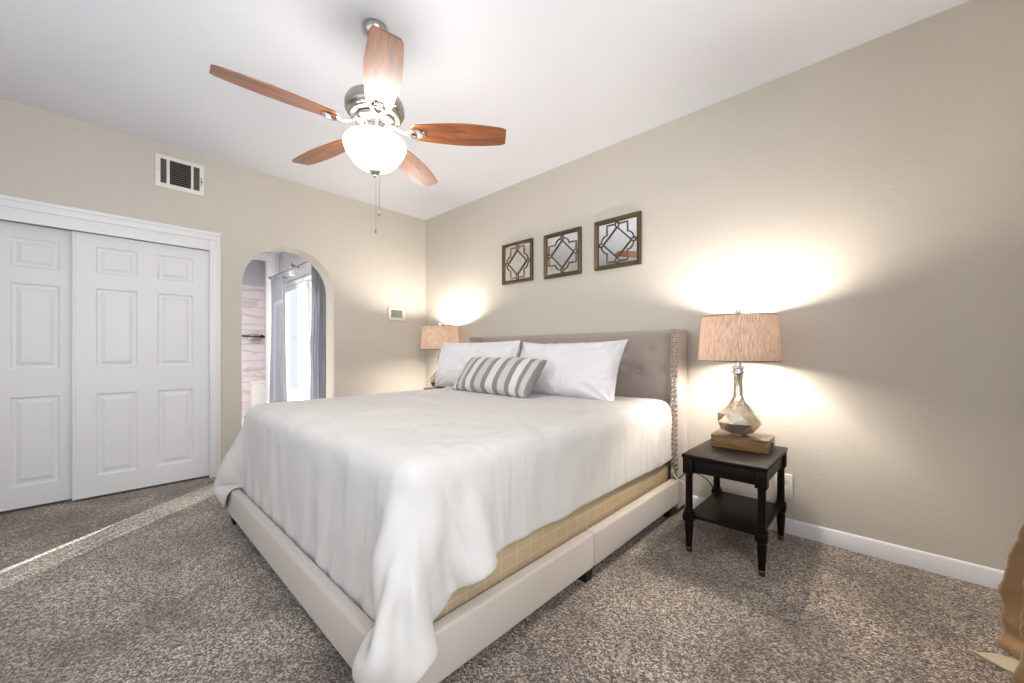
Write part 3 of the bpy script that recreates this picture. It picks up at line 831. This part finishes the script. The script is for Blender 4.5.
def smooth_grid(P, n):
    for _ in range(n):
        Q = P.copy()
        Q[1:-1] += .25*(P[2:]+P[:-2]-2*P[1:-1]); P = Q.copy()
        Q[:, 1:-1] += .25*(P[:, 2:]+P[:, :-2]-2*P[:, 1:-1]); P = Q
    return P
CP = smooth_grid(CP, 2)
nu, nv = CP.shape[0], CP.shape[1]
tufts = [(x, y) for x in np.arange(.95, 3.6, .42) for y in np.arange(-2.55, -.3, .42)]
du = np.zeros_like(CP); du[1:-1] = CP[2:]-CP[:-2]; du[0] = CP[1]-CP[0]; du[-1] = CP[-1]-CP[-2]
dv = np.zeros_like(CP); dv[:, 1:-1] = CP[:, 2:]-CP[:, :-2]; dv[:, 0] = CP[:, 1]-CP[:, 0]; dv[:, -1] = CP[:, -1]-CP[:, -2]
nn = np.cross(du, dv); nn /= np.linalg.norm(nn, axis=2, keepdims=True)+1e-9
off = np.zeros((nu, nv))
for i in range(nu):
    for j in range(nv):
        x, y = CR_[i, j, 0], CR_[i, j, 1]
        side = max(0, min(1, (x-3.12)/.12)) + max(0, min(1, (1.25-x)/.1)) 
        foot = max(0, min(1, (-2.15-y)/.1))
        o_ = .006*noise.noise(Vector((x*4, y*4, 3))) + .003*noise.noise(Vector((x*14, y*14, 9)))
        o_ += side*(.020*noise.noise(Vector((x*2.2, y*8+x*2, 2))) + .010*noise.noise(Vector((x*5, y*24, 6)))) + foot*(.013*noise.noise(Vector((x*8, y*2.2, 4))) + .006*noise.noise(Vector((x*22, y*4, 7))))
        if y < -2.0 and x > 2.95:      # folds fanning out from the mattress corner
            cx_, cy_ = x-3.13, -2.14-y
            rr_ = math.hypot(cx_, cy_); ps = math.atan2(cy_, cx_)
            fade = min(1, rr_/.22)*max(0, min(1, (ps+.5)/.5))*max(0, min(1, (2.1-ps)/.5))
            o_ += fade*(.045*(abs(math.cos(ps*3.4+.5))**.7-.6) + .012*math.cos(ps*14+2+rr_*4)) + fade*.018*noise.noise(Vector((cx_*9, cy_*9, 12)))
        for tx, ty in tufts:
            r2 = (x-tx)**2 + (y-ty)**2
            if r2 < .02: o_ -= .006*math.exp(-r2/.0007) + .003*math.exp(-r2/.006)
        off[i, j] = o_
CP = settle(CP + nn*off[..., None] + nn*.003)
vs = [tuple(p) for p in CP.reshape(-1, 3)]
fs = [(i*nv+j, (i+1)*nv+j, (i+1)*nv+j+1, i*nv+j+1) for i in range(nu-1) for j in range(nv-1)]
cf = obj('comforter', (vs, [], fs), M['comforter'], angle=180)
ul = cf.data.uv_layers.new(name='UVMap'); RX = CR_.reshape(-1, 3)
for l in cf.data.loops: ul.data[l.index].uv = (RX[l.vertex_index, 0], RX[l.vertex_index, 1])
mod(cf, 'SOLIDIFY', thickness=.016, offset=0.0)
mod(cf, 'SUBSURF', levels=1, render_levels=1)
tag(cf, 'white comforter draped over the bed with bunched corner at the foot', 'comforter')

# ------------------------------------------------------------------ pillows
def pillow_mesh(Wd, Hd, T, flange=.0, seed=0, n=56, pinch=.07, wr=.008, ear=.02):
    vs, fs, uv = [], [], []
    m = int(n*Hd/Wd*1.15)
    def idx(s, i, j): return s*(n+1)*(m+1) + j*(n+1) + i
    for s in (1, -1):
        for j in range(m+1):
            for i in range(n+1):
                u = 2*i/n-1; v = 2*j/m-1
                # denser towards the edge
                u = math.sin(u*PI/2)*.55 + u*.45; v = math.sin(v*PI/2)*.55 + v*.45
                x = Wd/2*u*(1 - pinch*(1-v*v)*abs(u)**2) ; z = Hd/2*v*(1 - pinch*1.2*(1-u*u)*abs(v)**2)
                x += ear*.5*u**5*abs(v)**5; z += ear*.5*v**5*abs(u)**5
                fl = 1 - flange/(Wd/2); fz_ = 1 - flange/(Hd/2)
                uu = min(1, abs(u)/fl); vv = min(1, abs(v)/fz_)
                t = T*.5*(max(0, 1-uu**2.6))**.46*(max(0, 1-vv**2.6))**.46
                w = wr*noise.noise(Vector((x*7+seed, z*7, seed*1.3))) + wr*.6*noise.noise(Vector((x*16+seed, z*16, 5)))
                # creases radiating from corners
                cr = math.hypot(abs(u)-1, abs(v)-1); ang = math.atan2(1-abs(v), 1-abs(u)+1e-6)
                w += wr*1.2*math.exp(-(cr/.5)**2)*math.sin(ang*11+seed)
                y = -s*(t + .004 + w*min(1, t/(T*.15)))
                y += .02*noise.noise(Vector((x*2.2+seed, z*2.2, 8)))
                vs.append((x, y, z)); uv.append((i/n, j/m))
    for s in (0, 1):
        for j in range(m):
            for i in range(n):
                q = (idx(s, i, j), idx(s, i+1, j), idx(s, i+1, j+1), idx(s, i, j+1))
                fs.append(q if s == 0 else q[::-1])
    rim = [(i, 0) for i in range(n)] + [(n, j) for j in range(m)] + [(i, m) for i in range(n, 0, -1)] + [(0, j) for j in range(m, 0, -1)]
    for k in range(len(rim)):
        a, b = rim[k], rim[(k+1) % len(rim)]
        fs.append((idx(0, *a), idx(1, *a), idx(1, *b), idx(0, *b)))
    return vs, fs, uv
def pillow(name, label, Wd, Hd, T, loc, rot, mat, cat='pillow', group=None, **kw):
    t = thing(name, label, cat, loc, 0, group); t.rotation_euler = rot
    vs, fs, uv = pillow_mesh(Wd, Hd, T, **kw)
    o = obj('cover', (vs, [], fs), mat, t, angle=180)
    ul = o.data.uv_layers.new(name='UVMap')
    for l in o.data.loops: ul.data[l.index].uv = uv[l.vertex_index]
    mod(o, 'SUBSURF', levels=1, render_levels=1)
    return t
lean = math.radians(-22)
pr = pillow('bed_pillow', 'plump white pillow leaning on headboard beside the wing near the nightstand', 1.0, .47, .25, (2.40, -.37, .945), (lean, 0, math.radians(-2)), M['pillow'], group='white pillows against the headboard', seed=3, flange=.008, ear=.02, wr=.014, pinch=.055)
pl_ = pillow('bed_pillow', 'white pillow leaning on headboard on the bed side farther from the camera', 1.07, .47, .25, (1.39, -.40, .955), (math.radians(-13), 0, math.radians(2)), M['pillow'], group='white pillows against the headboard', seed=11, flange=.008, ear=.0, wr=.013, pinch=.05)
obj('care_tag', B(0, .05, -.002, .002, -.022, .022), M['vent_slat'], pr, (.465, .03, .05), (0, .3, .5), smooth=False, label='grey fabric tag')
lp = pillow('lumbar_pillow', 'grey and white striped lumbar pillow lying against the white pillows', .90, .34, .17, (1.955, -.66, .892), (math.radians(-38), 0, math.radians(-3)), M['stripe'], seed=6, pinch=.03, wr=.005, ear=.0)
pp = []
for i in range(28):
    pass

# ------------------------------------------------------------------ nightstands
NSX, NSY = 3.600, -.375
def make_nightstand():
    t = thing('nightstand', 'dark espresso nightstand with lower shelf standing right of the bed', 'nightstand', (NSX, NSY, 0))
    hw, hd = .200, .282
    bm = box(bmesh.new(), -hw, hw, -hd, hd, .512, .532, .006, 3)
    obj('tabletop', bm, M['espresso'], t, rot=(0, 0, 0))
    ix, iy = .170, .248
    bm = bmesh.new()
    for x0, x1, y0, y1 in ((-ix, ix, -iy-.012, -iy+.008), (-ix, ix, iy-.008, iy+.012), (-ix-.012, -ix+.008, -iy, iy), (ix-.008, ix+.012, -iy, iy)):
        box(bm, x0, x1, y0, y1, .435, .513, .002)
    box(bm, -ix+.03, ix-.03, -iy-.0145, -iy-.01, .445, .503, .003)
    obj('apron', bm, M['espresso'], t)
    bm = box(bmesh.new(), -ix-.004, ix+.004, -iy-.004, iy+.004, .185, .203, .003)
    obj('shelf', bm, M['espresso'], t)
    l0 = tp0 = None
    for sx in (-1, 1):
        for sy in (-1, 1):
            if l0 is None:
                bm = box(bmesh.new(), -.026, .026, -.026, .026, .425, .5125, .003)
                lathe(bm, [(.023, .426), (.019, .418), (.018, .40), (.0185, .24), (.02, .226), (.025, .222), (.026, .214), (.024, .208)], 24)
                box(bm, -.026, .026, -.026, .026, .168, .21, .004)
                lathe(bm, [(.024, .17), (.024, .163), (.020, .158), (.022, .14), (.015, .028)], 24)
                l = l0 = obj('leg', bm, M['espresso'], t)
                tp = tp0 = obj('foot_cap', lathe(bmesh.new(), [(.0135, 0), (.0155, .004), (.0162, .024), (.014, .026)], 20), M['brass'], l, label='brass foot cap')
            else:
                l = l0.copy(); tp = tp0.copy(); COL.objects.link(l); COL.objects.link(tp); tp.parent = l
            l.location = (sx*ix, sy*iy, 0)
    return t
ns = make_nightstand()
ns2 = copy_tree(ns); ns2.location = (.64, -.31, 0); ns2.scale = (1, 1, 1.14)
ns2['label'] = 'dark nightstand hidden in the corner left of the bed under the far lamp'
ns['group'] = ns2['group'] = 'nightstands beside the bed'

# wooden boxes under the lamps
def make_box():
    t = thing('wooden_box', 'small brown wooden box under the lamp on the right nightstand', 'box', (3.605, -.262, .532))
    hw, hd, h = .143, .098, .072
    bm = bmesh.new()
    for x0, x1, y0, y1 in ((-hw, hw, -hd, -hd+.012), (-hw, hw, hd-.012, hd), (-hw, -hw+.012, -hd+.012, hd-.012), (hw-.012, hw, -hd+.012, hd-.012)):
        box(bm, x0, x1, y0, y1, 0, h-.012, .0015)
    obj('sides', bm, M['boxwood'], t)
    obj('lid', box(bmesh.new(), -hw-.001, hw+.001, -hd-.001, hd+.001, h-.012, h, .002), M['boxwood'], t)
    obj('clasp', box(bmesh.new(), hw, hw+.006, -.02, .02, .02, .05, .002), M['dark_metal'], t)
    return t
wb = make_box(); wb.rotation_euler = (0, 0, math.radians(1.5))
wb2 = copy_tree(wb); wb2.location = (.64, -.262, .532*1.14); wb2.rotation_euler = (0, 0, 0)
wb2['label'] = 'wooden box under the far lamp in the corner, hidden by the bed'
wb['group'] = wb2['group'] = 'wooden boxes under the lamps'

# ------------------------------------------------------------------ table lamps
LB = .606
def make_lamp():
    t = thing('table_lamp', 'lit lamp with linen drum shade on the right nightstand, faceted mercury glass base', 'lamp', (3.588, -.285, LB))
    bm = lathe(bmesh.new(), [(.045, 0), (.046, .006), (.042, .010), (.02, .012)], 24)
    obj('foot', bm, M['mercury'], t)
    # faceted bottle body
    bm = bmesh.new(); rings = []
    prof = [(.050, .009, 0), (.090, .025, .5), (.119, .074, 0), (.106, .120, .5), (.060, .168, 0), (.036, .198, .5), (.029, .225, 0)]
    n = 8
    for r, z, o_ in prof: rings.append([bm.verts.new((r*math.cos(2*PI*(i+o_)/n), r*math.sin(2*PI*(i+o_)/n), z)) for i in range(n)])
    for k, (a, b) in enumerate(zip(rings, rings[1:])):
        up = prof[k][2] == 0
        for i in range(n):
            j = (i+1) % n
            if up: bm.faces.new((a[i], a[j], b[i])); bm.faces.new((a[j], b[j], b[i]))
            else: bm.faces.new((a[i], a[j], b[j])); bm.faces.new((a[i], b[j], b[i]))
    bm.faces.new(rings[0][::-1]); bm.faces.new(rings[-1])
    obj('body', bm, M['mercury'], t, smooth=False)
    obj('neck', lathe(bmesh.new(), [(.030, .20), (.026, .225), (.025, .30), (.026, .345), (.028, .35)], 28), M['mercury'], t)
    bm = lathe(bmesh.new(), [(.028, .348), (.034, .352), (.036, .360), (.033, .368), (.027, .371), (.027, .377), (.033, .381), (.034, .389), (.03, .396), (.016, .40), (.013, .45), (.011, .47)], 28)
    obj('collar', bm, M['chrome'], t)
    harp = [(.011, 0, .465), (.045, 0, .50), (.062, 0, .56), (.055, 0, .63), (.02, 0, .675), (0, 0, .68)]
    hp = spline(harp, 6); hp2 = [Vector((-p.x, p.y, p.z)) for p in hp[::-1]][1:]
    obj('harp', tube(bmesh.new(), hp + hp2, .0018, 6), M['chrome'], t)
    bm = lathe(bmesh.new(), [(.010, .47), (.012, .535), (.014, .552), (.022, .577), (.027, .602), (.024, .624), (.012, .639), (.003, .642)], 20)
    bb = obj('bulb', bm, M['bulb'], t); bb.visible_shadow = True
    zb, zt, rb, rt = .428, .684, .211, .192
    bm = bmesh.new(); n = 72
    lathe(bm, [(rb, zb), (rb, zb+.006), (rt, zt-.006), (rt, zt)], n, cap0=False, cap1=False)
    sh = obj('shade', bm, M['shade'], t, angle=80); mod(sh, 'SOLIDIFY', thickness=.0016)
    bm = bmesh.new()
    for r, z in ((rb, zb), (rt, zt)): tube(bm, [(r*math.cos(2*PI*i/n), r*math.sin(2*PI*i/n), z) for i in range(n)], .0022, 6, closed=True)
    for k in range(3):
        a = 2*PI*k/3+.4; tube(bm, [(0, 0, zt-.004), (rt*math.cos(a), rt*math.sin(a), zt-.002)], .0018, 6)
    obj('shade_ring', bm, M['dark_metal'], sh)
    obj('finial', lathe(bmesh.new(), [(.004, .675), (.006, .69), (.009, .694), (.008, .698), (.014, .704), (.017, .714), (.014, .724), (.006, .73), (.001, .731)], 20), M['chrome'], t)
    return t
lamp = make_lamp()
lamp2 = copy_tree(lamp); lamp2.location = (.656, -.256, .532*1.14+.073)
lamp2['label'] = 'lit lamp with linen drum shade in the corner behind the pillows'
lamp['group'] = lamp2['group'] = 'table lamps on the nightstands'
# cords by the headboard
cd = obj('power_cord', tube(bmesh.new(), spline([(3.225, -.222, .25), (3.28, -.225, .305), (3.34, -.19, .30), (3.39, -.13, .24), (3.405, -.07, .15), (3.40, -.045, .06), (3.43, -.03, .008)], 8), .0035, 8), M['cord'])
tag(cd, 'black power cord looping from headboard wing down behind the nightstand leg', 'cord')
cd2 = obj('cable', tube(bmesh.new(), spline([(3.165, -.16, .21), (3.175, -.215, .26), (3.185, -.222, .305), (3.20, -.222, .262), (3.235, -.226, .245), (3.265, -.226, .232)], 8), .004, 8), M['cord_white'])
tag(cd2, 'pale cable end poking out between box spring and headboard wing', 'cord')

# ------------------------------------------------------------------ gold curtain at the right edge
def gold_curtain():
    vs, fs = [], []; n, m = 150, 80; z0, z1 = .012, 2.4
    prof = [(0, -.60), (.1, -.61), (.25, -.635), (.35, -.69), (.45, -.76), (.57, -.88), (.68, -1.10), (.85, -1.38), (1.0, -1.46), (1.2, -1.44), (2.5, -1.36)]
    for j in range(m+1):
        z = z0 + (z1-z0)*(j/m)**1.4
        yl = np.interp(z, [p[0] for p in prof], [p[1] for p in prof]); yr = -1.72 + .02*math.sin(z*2)
        dep = .085*min(1, (yl-yr)/.6)
        for i in range(n+1):
            s = i/n
            ph = s*PI*9 + .4
            wob = .016*noise.noise(Vector((s*6, z*2.3, 2))) + .022*noise.noise(Vector((s*7, z*14, 6)))*max(0, 1-z)
            wob += .008*noise.noise(Vector((s*22, z*30, 3)))*max(0, 1.1-z)
            x = 4.585 - dep*math.cos(ph) + wob
            y = yl + (yr-yl)*s + .012*math.sin(2*ph) + .6*wob
            vs.append((min(x, XR-.03), y, z))
    for j in range(m):
        for i in range(n):
            a = j*(n+1)+i; fs.append((a, a+1, a+n+2, a+n+1))
    return vs, [], fs
gt = thing('window_curtain', 'gold satin curtain gathered on the carpet at the right edge', 'curtain', (0, 0, 0))
gc = obj('drape', gold_curtain(), M['gold'], gt, angle=180); mod(gc, 'SOLIDIFY', thickness=.004)
bm = prism(bmesh.new(), [(4.432, -.672), (4.49, -.712), (4.56, -.74), (4.56, -.62), (4.49, -.63)], 'z', .004, .010)
obj('hem_flap', bm, fabric('curtain_lining', (206, 192, 166), 400), gt, smooth=False, label='pale lining flap on the carpet')
